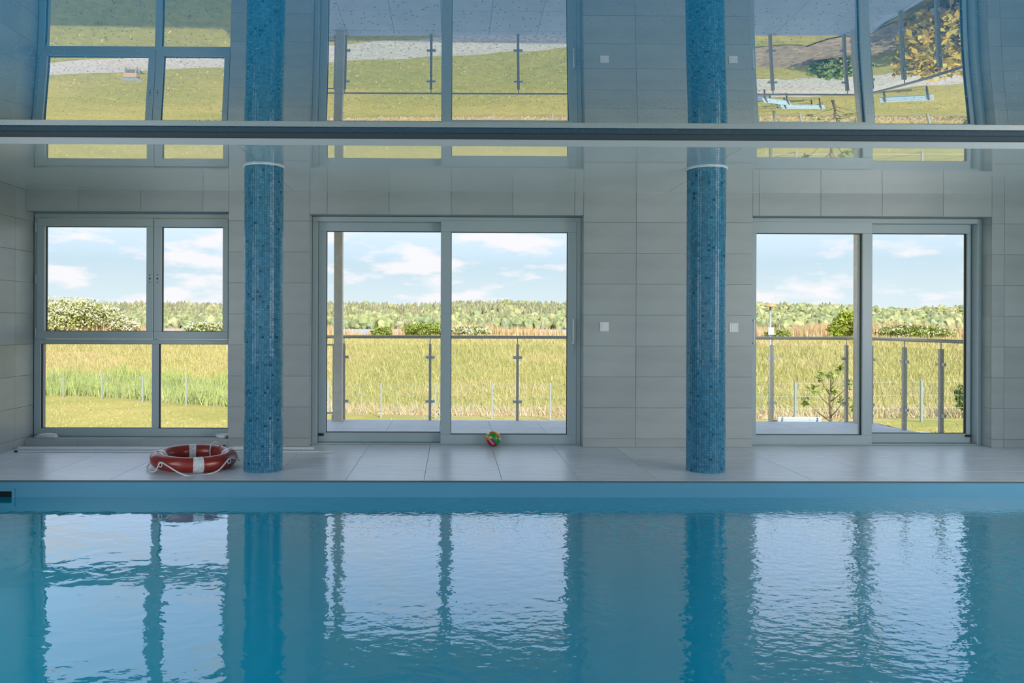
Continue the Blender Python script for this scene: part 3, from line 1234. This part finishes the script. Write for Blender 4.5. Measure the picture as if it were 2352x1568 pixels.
build_terrace()
fy = lambda x: 9.80 - .018 * (x + 1.37)
balustrade('glass_balustrade', 'glass balustrade with steel posts along the front of the terrace',
           [(x, fy(x)) for x in (-1.372, -.284, .817, 1.88, 2.95, 4.012, 4.942)],
           [(-2.45, fy(-2.45)), (1.0, fy(1.0)), (5.13, 9.69)])
balustrade('glass_balustrade', 'glass balustrade with steel posts along the right side of the terrace',
           [(5.172, 9.54), (5.255, 8.97), (5.335, 8.42), (5.40, 8.02)], [(5.155, 9.68), (5.285, 8.80), (5.41, 7.95)])
g = thing('gate_frame', 'slim grey metal gate frame left of the weathered pillar', 'gate', (-1.98, 9.805, 0))
for nm, bx in (('upright', (-.455, -.440, -.012, .012, .03, .925)), ('upright', (.465, .480, -.012, .012, .03, .925)), ('rail', (-.440, .465, -.012, .012, .905, .925)), ('rail', (-.440, .465, -.012, .012, .045, .065))):
    MB().box(*bx).build(nm, 'steel', g)
MB().box(-.455, -.425, -.015, .015, -.0295, .0305).build('foot', 'steel', g)
MB().box(.455, .48, -.015, .015, -.0295, .0305).build('foot', 'steel', g)


# ------------------------------------------------------------------ garden and landscape
FX = np.array([-60., -21.5, -12.5, -3.0, 4.0, 12.0, 18.0, 40.0])
FD = np.array([62., 46.5, 39.0, 32.8, 30.5, 28.0, 27.0, 25.0])


def fence_d(x):
    return np.interp(x, FX, FD)


def smooth(t):
    t = np.clip(t, 0, 1)
    return t * t * (3 - 2 * t)


def ground_z(x, y):
    x = np.asarray(x, dtype=float)
    y = np.asarray(y, dtype=float)
    g0 = -2.55 - .03 * np.clip(8 - x, -10, 40)
    g0 = g0 + .22 * smooth((x - 4) / 4) * (1 - smooth((x - 10.6) / 1.5)) * (1 - smooth((y - 23.5) / 4))   # raised gravel yard
    foot = fence_d(x) + 4.5
    crest = np.maximum(66.0 + .02 * x, foot + 15)
    s = np.clip((y - foot) / (crest - foot), 0, 1)
    top = -.22 + .06 * np.sin(x * .21) + .05 * np.sin(x * .53 + 1)
    up_ = .65 * s + .35 * smooth(s)
    z = g0 + (top - g0) * up_
    z = z - .35 * np.exp(-((y - foot + .8) / 1.6) ** 2)                 # ditch at the foot
    z = np.where(y > crest + 3, top + (-3.6 - top) * smooth((y - crest - 3) / 16), z)
    return z


def build_ground():
    xs = np.unique(np.concatenate([np.linspace(-130, -45, 12), np.linspace(-45, 55, 80), np.linspace(55, 140, 12)]))
    ys = np.unique(np.concatenate([np.linspace(7.95, 30, 30), np.linspace(30, 90, 70), np.linspace(90, 130, 6)]))
    Xg, Yg = np.meshgrid(xs, ys)
    Z = ground_z(Xg, Yg)
    V = np.stack([Xg.ravel(), Yg.ravel(), Z.ravel()], 1)
    nx = len(xs)
    i, j = np.meshgrid(np.arange(nx - 1), np.arange(len(ys) - 1))
    b = (j * nx + i).ravel()
    F = np.stack([b, b + 1, b + nx + 1, b + nx], 1)
    o = np_mesh('lawn_ground', V, F, 'lawn', None, None, True)
    tag(o, 'mown lawn rising to a grassy dike beyond the fence', 'lawn', kind='structure')
    # land round and behind the house, so the daylight is the same all round
    mb = MB()
    mb.box(-130, 140, -80, -3.2, -3.2, -.6)
    o = mb.build('ground', 'lawn')
    tag(o, 'grass bank on the entrance side of the pool house', 'lawn', kind='structure')
    hw = MB().box(-20, XL - .31, -3.0, YO, -4.4, ZR + .12).build('wall_wing', 'plaster')
    tag(hw, 'plain plastered wing of the house beyond the side wall', 'wall', kind='structure')
    w = MB().box(XL - .3, XR + .3, YO - .35, YO, -4.2, -.30).build('wall_base', 'plaster')
    tag(w, 'plain plinth wall of the house below the pool floor', 'wall', kind='structure')
    lk = MB().add([(-900, 84, -3.25), (900, 84, -3.25), (900, 430, -3.25), (-900, 430, -3.25)], [(0, 1, 2, 3)]).build('lake', 'lake')
    tag(lk, 'strip of pale lake water behind the reeds', 'lake', kind='structure')

    def strip(name, pts, w0, material, lab, cat, lift=.012):
        L_, P_ = [], [Vector((x, y, 0)) for x, y in pts]
        vs = []
        sub = []
        for a, c in zip(P_[:-1], P_[1:]):
            for k in range(8):
                sub.append(a.lerp(c, k / 8))
        sub.append(P_[-1])
        for k, p in enumerate(sub):
            d = (sub[min(k + 1, len(sub) - 1)] - sub[max(k - 1, 0)]).normalized()
            nn = Vector((-d.y, d.x, 0))
            ww = w0 * (1 + .10 * math.sin(k * 1.3))
            for s in (-1, -.33, .33, 1):
                q = p + nn * (ww * s / 2)
                vs.append((q.x, q.y, float(ground_z(q.x, q.y)) + lift - (.03 if abs(s) == 1 else 0)))
        fs = [(k * 4 + e, (k + 1) * 4 + e, (k + 1) * 4 + e + 1, k * 4 + e + 1) for k in range(len(sub) - 1) for e in range(3)]
        o = MB().add(vs, [f[::-1] for f in fs], True).build(name, material)
        tag(o, lab, cat, kind='structure')
    strip('gravel_path', [(-26, 26.5), (-10.85, 20.6), (-5.6, 18.9), (-1.95, 17.85), (0.8, 17.0), (3, 16.2), (5, 15.6)], 1.35, 'gravel', 'pale gravel path winding across the lawn', 'path', .03)
    strip('gravel_yard', [(5.8, 20.4), (8.4, 20.6), (10.6, 19.6), (12.4, 17.8), (14.5, 15.8)], 3.1, 'gravel', 'pale gravel area with benches in front of the terrace', 'path', .035)
    strip('mulch_bed', [(5.4, 17.4), (7.8, 16.6), (9.2, 14.9), (10.4, 12.8)], 1.6, 'mulch', 'brown mulch bed between lawn and gravel', 'flower bed', .05)


def blades(name, x, y, h, w, cols, label, cat, lean=.35, parent=None):
    n = len(x)
    z = ground_z(x, y)
    a = RNG.uniform(0, 2 * np.pi, n)
    dx, dy = np.cos(a) * w / 2, np.sin(a) * w / 2
    lx, ly = RNG.normal(0, lean, n) * h, RNG.normal(0, lean * .6, n) * h
    V = np.empty((n, 3, 3))
    V[:, 0] = np.stack([x - dx, y - dy, z - .02], 1)
    V[:, 1] = np.stack([x + dx, y + dy, z - .02], 1)
    V[:, 2] = np.stack([x + lx, y + ly, z + h], 1)
    F = np.arange(n * 3).reshape(n, 3)
    C = np.repeat(cols, 3, axis=0)
    o = np_mesh(name, V.reshape(-1, 3), F, 'leaf', C)
    tag(o, label, cat, kind='stuff')
    return o


def palette(n, cols, weights, jit=.18):
    cols = np.array(cols)
    k = RNG.choice(len(cols), n, p=np.array(weights) / sum(weights))
    return cols[k] * RNG.uniform(1 - jit, 1 + jit, (n, 1))


G1, G2, TAN, DRY, LIME = (.42, .40, .17), (.53, .465, .22), (.68, .52, .32), (.76, .59, .44), (.53, .49, .19)


def build_grass():
    n = 120000
    x = RNG.uniform(-44, 52, n)
    foot = fence_d(x) + 4
    y = foot + (68 - foot) * RNG.uniform(0, 1, n)
    patch = np.sin(x * .35 + 1.3 * np.sin(y * .2)) + np.sin(y * .5 + x * .13)
    c = palette(n, [G1, G2, TAN, LIME], [.33, .38, .13, .16])
    c = np.where((patch > 1.1)[:, None], c * .6 + np.array(TAN) * .4, c)
    blades('dike_grass', x, y, RNG.uniform(.12, .42, n), RNG.uniform(.03, .07, n), c, 'long mixed green and straw grass covering the dike', 'grass')
    # lush reed grass in the ditch on the left, dead stalks to the right
    n = 16000
    x = RNG.uniform(-42, -7.5, n)
    y = fence_d(x) + RNG.uniform(1.0, 7.5, n)
    c = palette(n, [(.36, .45, .13), (.46, .52, .18), (.56, .56, .25)], [.45, .4, .15])
    blades('ditch_reeds', x, y, RNG.uniform(.5, 1.25, n) * (1 + .25 * np.sin(x * 1.3)), RNG.uniform(.04, .09, n), c, 'tall green reed grass in the ditch behind the fence', 'reeds', .25)
    n = 11000
    x = RNG.uniform(-8.5, 45, n)
    y = fence_d(x) + RNG.uniform(2.6, 4.8, n)
    c = palette(n, [DRY, TAN, G2], [.5, .3, .2])
    blades('dead_reeds', x, y, RNG.uniform(.25, .6, n), RNG.uniform(.03, .07, n), c, 'pale dead stalks along the ditch at the foot of the dike', 'reeds', .5)
    n = 26000
    x = RNG.uniform(-34, 40, n)
    y = 9.5 + (fence_d(x) - 6 - 9.5) * RNG.uniform(0, 1, n) ** .6 + RNG.uniform(0, 6, n)
    keep = ~((y < 23.0) & (y > 11) & (x > 4.5) & (x < 16)) & ~(np.abs(y - np.interp(x, [-26, -10.85, -5.6, -1.95, .8, 3, 5], [26.5, 20.6, 18.9, 17.85, 17, 16.2, 15.6])) < .9)
    x, y = x[keep], y[keep]
    c = palette(len(x), [G1, G2, LIME, TAN], [.3, .4, .2, .1])
    blades('lawn_grass', x, y, RNG.uniform(.04, .12, len(x)), RNG.uniform(.03, .06, len(x)), c, 'short tufts of grass on the lawn', 'grass', .5)
    # reeds on the lake side of the dike
    n = 60000
    x = RNG.uniform(-48, 58, n)
    y = RNG.uniform(70.5, 82, n)
    dens = .35 + .65 * (np.sin(x * .33 + .8) > -.2)
    keep = RNG.random(n) < dens
    x, y = x[keep], y[keep]
    z = ground_z(x, y)
    top = .42 + .20 * np.sin(x * .33 + .8) + .16 * np.sin(x * .9) + RNG.normal(0, .24, len(x)) + .35 * smooth((x - 22) / 8)
    h = np.clip(top - z, .25, None)
    c = palette(len(x), [(.66, .43, .25), (.72, .52, .32), (.55, .44, .19), (.46, .44, .16)], [.45, .3, .15, .1])
    blades('lake_reeds', x, y, h, RNG.uniform(.10, .18, len(x)), c, 'dry brown reeds along the lake shore behind the dike', 'reeds', .06)


ICO_V, ICO_F = None, None


def ico():
    global ICO_V, ICO_F
    if ICO_V is None:
        import bmesh
        bm = bmesh.new()
        bmesh.ops.create_icosphere(bm, subdivisions=2, radius=1.0)
        bm.verts.ensure_lookup_table()
        ICO_V = np.array([v.co[:] for v in bm.verts])
        ICO_F = np.array([[v.index for v in f.verts] for f in bm.faces])
        bm.free()
    return ICO_V, ICO_F


def hill_z(x, y):
    """wooded ridge on the far shore"""
    b = smooth((y - 425) / 190)
    h = 12.0 + 1.2 * np.sin(x * .012 + .5) + .8 * np.sin(x * .05) + 2.0 * np.exp(-((x - 232) / 42) ** 2) - .6 * smooth((x - 260) / 60)
    return -3.3 + b * h


def build_forest():
    xs = np.linspace(-700, 800, 90)
    ys = np.linspace(424, 760, 24)
    Xg, Yg = np.meshgrid(xs, ys)
    V = np.stack([Xg.ravel(), Yg.ravel(), hill_z(Xg, Yg).ravel()], 1)
    nx = len(xs)
    i, j = np.meshgrid(np.arange(nx - 1), np.arange(len(ys) - 1))
    b = (j * nx + i).ravel()
    o = np_mesh('hills', V, np.stack([b, b + 1, b + nx + 1, b + nx], 1), 'hill_earth', None, None, True)
    tag(o, 'low wooded ridge on the far shore of the lake', 'hill', kind='structure')
    v0, f0 = ico()
    n = 9000
    x = RNG.uniform(-430, 520, n)
    y = 426 + 200 * RNG.uniform(0, 1, n) ** 1.15
    z = hill_z(x, y)
    right = smooth((x - 150) / 60)
    pine = (RNG.random(n) < np.where(y > 500, .75, .25) * (1 - .8 * right))
    rx = np.where(pine, RNG.uniform(1.1, 1.9, n), RNG.uniform(1.8, 3.6, n))
    rz = np.where(pine, RNG.uniform(3.0, 4.8, n), rx * RNG.uniform(.9, 1.35, n))
    cen = z + rz * .75
    c_pine = palette(n, [(.185, .215, .090), (.225, .245, .105), (.26, .25, .13)], [.4, .4, .2])
    c_leaf = palette(n, [(.215, .275, .080), (.29, .34, .100), (.36, .37, .14), (.17, .25, .095)], [.35, .3, .15, .2])
    col = np.where(pine[:, None], c_pine, c_leaf)
    col = col * .92 + np.array((.11, .085, .075))  # pale distance haze mixed into the crown colours
    nv = len(v0)
    jit = RNG.uniform(.72, 1.22, (n, nv, 1))
    V = v0[None] * jit
    pz = V[:, :, 2:3]
    taper = np.where(pine[:, None, None], np.clip(1.0 - .55 * pz, .12, 1.6), 1.0)
    V = V * np.concatenate([taper, taper, np.ones_like(taper)], 2)
    V = V * np.stack([rx, rx, rz], 1)[:, None, :] + np.stack([x, y, cen], 1)[:, None, :]
    F = (f0[None] + (np.arange(n) * nv)[:, None, None]).reshape(-1, 3)
    C = np.repeat(col, nv, axis=0) * RNG.uniform(.62, 1.30, (n * nv, 1))
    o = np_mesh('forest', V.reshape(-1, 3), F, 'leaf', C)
    tag(o, 'hazy mixed forest of pines and broadleaf trees on the far shore', 'forest', kind='stuff')


def foliage(parent, name, n, cen, rad, size, cols, weights, shell=.55, lobes=None):
    d = RNG.normal(0, 1, (n, 3))
    d /= np.linalg.norm(d, axis=1)[:, None]
    rr = shell + (1 - shell) * RNG.random((n, 1))
    lump = 1 + .22 * np.sin(d[:, 0:1] * 5 + 1.3) * np.sin(d[:, 2:3] * 6 + d[:, 1:2] * 4)
    off = np.zeros((n, 3))
    sc = np.ones((n, 1))
    if lobes:
        k = RNG.integers(0, len(lobes), n)
        lb = np.array(lobes)[k]
        off, sc = lb[:, :3] * np.array(rad), lb[:, 3:4]
    p = d * rr * lump * np.array(rad) * sc + np.array(cen) + off
    s = RNG.uniform(.6, 1.3, (n, 1)) * size
    a = RNG.normal(0, 1, (n, 3))
    a /= np.linalg.norm(a, axis=1)[:, None]
    b = np.cross(a, RNG.normal(0, 1, (n, 3)))
    b /= np.linalg.norm(b, axis=1)[:, None]
    V = np.stack([p - a * s, p + b * s * .5, p + a * s, p - b * s * .5], 1)
    C = np.repeat(palette(n, cols, weights), 4, axis=0)
    o = np_mesh(name, V.reshape(-1, 3), np.arange(n * 4).reshape(n, 4), 'leaf', C, parent)
    return o


def bush(name, x, y, rad, label, cols, weights, n=2500, size=.14, flowers=0, lift=.0, cat='bush', group=None, lobes=None):
    z = float(ground_z(x, y)) + lift
    b = thing(name, label, cat, (x, y, z), group)
    o = foliage(b, 'foliage', n, (0, 0, rad[2] * .9), rad, size, cols, weights, .35 if lobes else .55, lobes)
    if flowers:
        foliage(b, 'blossom', flowers, (0, -.1 * rad[1], rad[2] * .95), [r * 1.04 for r in rad], size * .85, [(.80, .76, .58), (.70, .68, .48)], [.6, .4], .75, lobes)
    st = MB()
    for k in range(5):
        a = 2 * math.pi * k / 5 + .4
        st.tube([(0.05 * math.cos(a), .05 * math.sin(a), -lift - .05), (rad[0] * .25 * math.cos(a), rad[1] * .25 * math.sin(a), rad[2] * .5), (rad[0] * .5 * math.cos(a), rad[1] * .5 * math.sin(a), rad[2] * 1.1)], [.05, .03, .012], 6)
    st.build('stems', 'bark', b)
    return b


def build_plants():
    gr = [(.27, .33, .07), (.36, .40, .10), (.20, .27, .055)]
    bush('blossom_bush', -34.6, 72, (4.3, 2.5, 1.85), 'large white-blossoming bush on the dike behind the casement window', [(.42, .45, .15), (.34, .40, .12), (.52, .50, .22)], [.4, .35, .25], 11000, .15, 5200, .2,
         lobes=[(-.75, 0, .05, .62), (-.25, .2, .25, .62), (.15, -.2, .22, .55), (.50, 0, -.12, .5), (.85, 0, -.45, .38), (-.1, -.3, -.3, .7), (-.6, -.2, -.35, .6), (1.05, 0, -.62, .25)])
    bush('blossom_bush', -21.0, 66, (1.9, 1.2, .62), 'low white-flowered bush to the right of the large blossoming one', gr, [.4, .4, .2], 1800, .12, 900, .0)
    bush('green_bush', -2.5, 69, (2.0, 1.4, .72), 'rounded light green bush at the lake shore behind the middle door', gr, [.4, .4, .2], 2600, .13, 0, .0)
    bush('green_bush', -6.4, 69.5, (1.0, .8, .55), 'small green bush left of the rounded one on the shore', gr, [.4, .4, .2], 1000, .12, 0)
    bush('blossom_bush', 1.6, 68, (1.7, 1.1, .50), 'low white-flowered bush behind the handrail of the middle door', gr, [.4, .4, .2], 1600, .12, 900)
    bush('green_bush', 34.2, 67, (1.5, 1.2, 1.35), 'tall bright green bush on the dike left of the corner pillar', [(.36, .42, .05), (.28, .36, .05), (.42, .44, .09)], [.4, .4, .2], 2600, .17, 0, lobes=[(-.5, 0, -.4, .6), (.3, 0, .1, .6), (-.1, 0, .45, .42), (.55, 0, .5, .35), (.5, 0, -.45, .6), (-.4, 0, .1, .4)])
    bush('green_bush', 40.5, 67.5, (3.4, 1.2, .62), 'long low green hedge-like bush on the dike right of the corner pillar', gr, [.4, .4, .2], 3000, .14, 500)
    bush('green_bush', 28.2, 67, (1.2, .8, .42), 'small green bush at the foot of the street lamp on the dike', gr, [.4, .4, .2], 1000, .12, 0)
    bush('dark_shrub', 19.75, 29.5, (.45, .4, .55), 'dark green shrub by the wire fence at the far right', [(.12, .19, .04), (.18, .25, .06)], [.6, .4], 420, .10, 0, .3)
    yl = [(.62, .42, .06), (.55, .46, .10), (.70, .50, .10)]
    bush('yellow_shrub', 9.3, 13.6, (1.3, 1.0, .60), 'yellow-leaved shrub in the mulch bed next to the house', yl, [.4, .35, .25], 2600, .09, 0, .0)
    bush('yellow_shrub', 10.0, 15.7, (.9, .8, .45), 'smaller orange-yellow shrub at the end of the mulch bed', yl, [.4, .35, .25], 1500, .08, 0, .0)
    bush('green_shrub', 8.5, 16.9, (.7, .6, .30), 'low light green shrub in the mulch bed by the gravel', gr, [.4, .4, .2], 900, .08, 0, .0)
    # sapling by the bench
    x, y = 11.05, 22.6
    z = float(ground_z(x, y))
    t = thing('sapling', 'young sparse tree with few leaves beside the pale blue bench', 'tree', (x, y, z))
    t.scale = (1.25, 1.25, 1.25)
    MB().tube([(0, 0, -.05), (.03, 0, .5), (0, .02, 1.0), (.05, 0, 1.5)], [.04, .03, .022, .008], 8).build('trunk', 'bark', t)
    rng = random.Random(4)
    for k in range(9):
        a = k * 2.4
        z0 = .35 + .12 * k
        l = .55 - .03 * k
        p1 = Vector((.02 + l * .5 * math.cos(a), l * .5 * math.sin(a), z0 + .18))
        p2 = Vector((.02 + l * math.cos(a), l * math.sin(a), z0 + .42))
        br = MB().tube([(.02, 0, z0), p1, p2], [.016, .010, .004], 6).build('branch', 'bark', t)
        foliage(br, 'leaves', 26, p2, (.16, .16, .13), .075, [(.36, .40, .13), (.28, .34, .09), (.45, .44, .2)], [.4, .4, .2], .1)


def build_fence():
    pos = [(-23.69, 47.38), (-20.62, 45.77), (-17.04, 42.78), (-13.71, 40.01), (-10.82, 37.9), (-8.12, 36.14), (-5.51, 34.44), (-3.02, 32.82), (-0.7, 32.04), (1.6, 31.29), (3.86, 30.55), (6.07, 29.85), (8.24, 29.17), (10.36, 28.51), (12.4, 27.93), (14.5, 27.58), (16.57, 27.24), (18.65, 26.94), (20.8, 26.75)]
    step = (pos[0][0] - pos[1][0], pos[0][1] - pos[1][1])
    pos = [(pos[0][0] + step[0] * k, pos[0][1] + step[1] * k) for k in (3, 2, 1)] + pos
    f = thing('wire_fence', 'low grey wire mesh fence crossing the lawn', 'fence', (0, 0, 0))
    H = 1.42
    pm = None
    for (x, y) in pos:
        z = float(ground_z(x, y))
        if pm is None:
            o = MB().box(-.035, .035, -.035, .035, -.1, H + .05, .004).build('post', 'galvanised', f)
            pm = o.data
        else:
            o = link('post', pm, f)
        o.location = (x, y, z)
    for (a, b) in zip(pos[:-1], pos[1:]):
        za, zb = float(ground_z(*a)), float(ground_z(*b))
        L_ = math.hypot(b[0] - a[0], b[1] - a[1])
        n = int(L_ / .10)
        V, F = [], []

        def wire(p, q, w):
            o = len(V)
            d = Vector(q) - Vector(p)
            s = d.cross(Vector((0, 1, 0))).normalized() * w
            t = Vector((0, w, 0))
            for c in (Vector(p), Vector(q)):
                V.extend([c + s, c - s * .5 + t, c - s * .5 - t])
            F.extend([(o, o + 1, o + 4, o + 3), (o + 1, o + 2, o + 5, o + 4), (o + 2, o, o + 3, o + 5)])
        for k in range(1, n):
            u = k / n
            x, y, z = a[0] + (b[0] - a[0]) * u, a[1] + (b[1] - a[1]) * u, za + (zb - za) * u
            wire((x, y, z + .06), (x, y, z + H), .0030)
        for hh in (.08, .5, .95, H):
            wire((a[0], a[1], za + hh), (b[0], b[1], zb + hh), .0045)
        MB().add(V, F).build('mesh_panel', 'galvanised', f)


def build_bench(x, y, rz, label):
    z = float(ground_z(x, y)) + .02
    b = thing('garden_bench', label, 'bench', (x, y, z), 'pale blue garden benches on the gravel', None, rz)
    for k in range(4):
        MB().box(-.62, .62, -.20 + .105 * k, -.105 + .105 * k, .43, .46, .004).build('seat_slat', 'bench_blue', b)
    for k in range(3):
        yy = .245 + .022 * k
        MB().box(-.62, .62, yy, yy + .025, .50 + .10 * k, .585 + .10 * k, .004).build('back_slat', 'bench_blue', b)
    for sx in (-.5, .5):
        l = MB()
        l.tube([(sx, -.22, .62), (sx, -.25, .40), (sx, -.22, 0)], .022, 8)
        l.tube([(sx, .325, .77), (sx, .275, .45), (sx, .28, 0)], .022, 8)
        l.tube([(sx, -.22, .415), (sx, .26, .415)], .018, 8)
        l.tube([(sx, -.22, .62), (sx, .27, .64)], .018, 8)
        l.build('side_frame', 'bench_iron', b)


def build_garden_things():
    build_bench(9.85, 22.2, R(180), 'pale blue slatted bench just beyond the terrace edge, next to the young tree')
    build_bench(8.45, 20.9, R(215), 'pale blue slatted bench on the gravel, mirrored at the left edge of the right door')
    build_bench(12.0, 20.5, R(150), 'pale blue slatted bench on the gravel, mirrored in the right leaf of the right door')
    x, y = 11.1, 27.0
    z = float(ground_z(x, y))
    l = thing('street_lamp', 'slender grey street lamp with an orange head and white box', 'street lamp', (x, y, z))
    zt = 1.74 - z
    MB().tube([(0, 0, -.1), (0, 0, 1.2), (0, 0, zt)], [.06, .05, .035], 12).build('pole', 'galvanised', l)
    h = MB()
    pr = [(.0, 0), (.20, .0), (.22, .03), (.14, .09), (.0, .11)]
    n = 20
    vs = [(r * math.cos(2 * math.pi * i / n), r * math.sin(2 * math.pi * i / n), zt + q) for i in range(n) for r, q in pr]
    h.add(vs, [(i * 5 + k, ((i + 1) % n) * 5 + k, ((i + 1) % n) * 5 + k + 1, i * 5 + k + 1) for i in range(n) for k in range(4)], True)
    h.build('lamp_head', 'lamp_orange', l)
    MB().box(-.10, .10, -.10, -.052, .90 - z - .13, .90 - z + .13, .01).build('control_box', 'white_plastic', l)
    x, y = -8.3, 20.0
    z = float(ground_z(x, y))
    s = thing('wooden_box', 'small pinkish wooden box on thin legs beside the gravel path', 'box', (x, y, z))
    MB().box(-.17, .17, -.14, .14, .28, .52, .008).build('body', 'pinkish_wood', s)
    MB().box(-.22, .22, -.18, .18, .521, .55, .006).build('lid', 'galvanised', s)
    for sx in (-.14, .14):
        for sy in (-.11, .11):
            MB().box(sx - .015, sx + .015, sy - .015, sy + .015, -.05, .279).build('leg', 'galvanised', s)


build_ground()
build_grass()
build_forest()
build_plants()
build_fence()
build_garden_things()
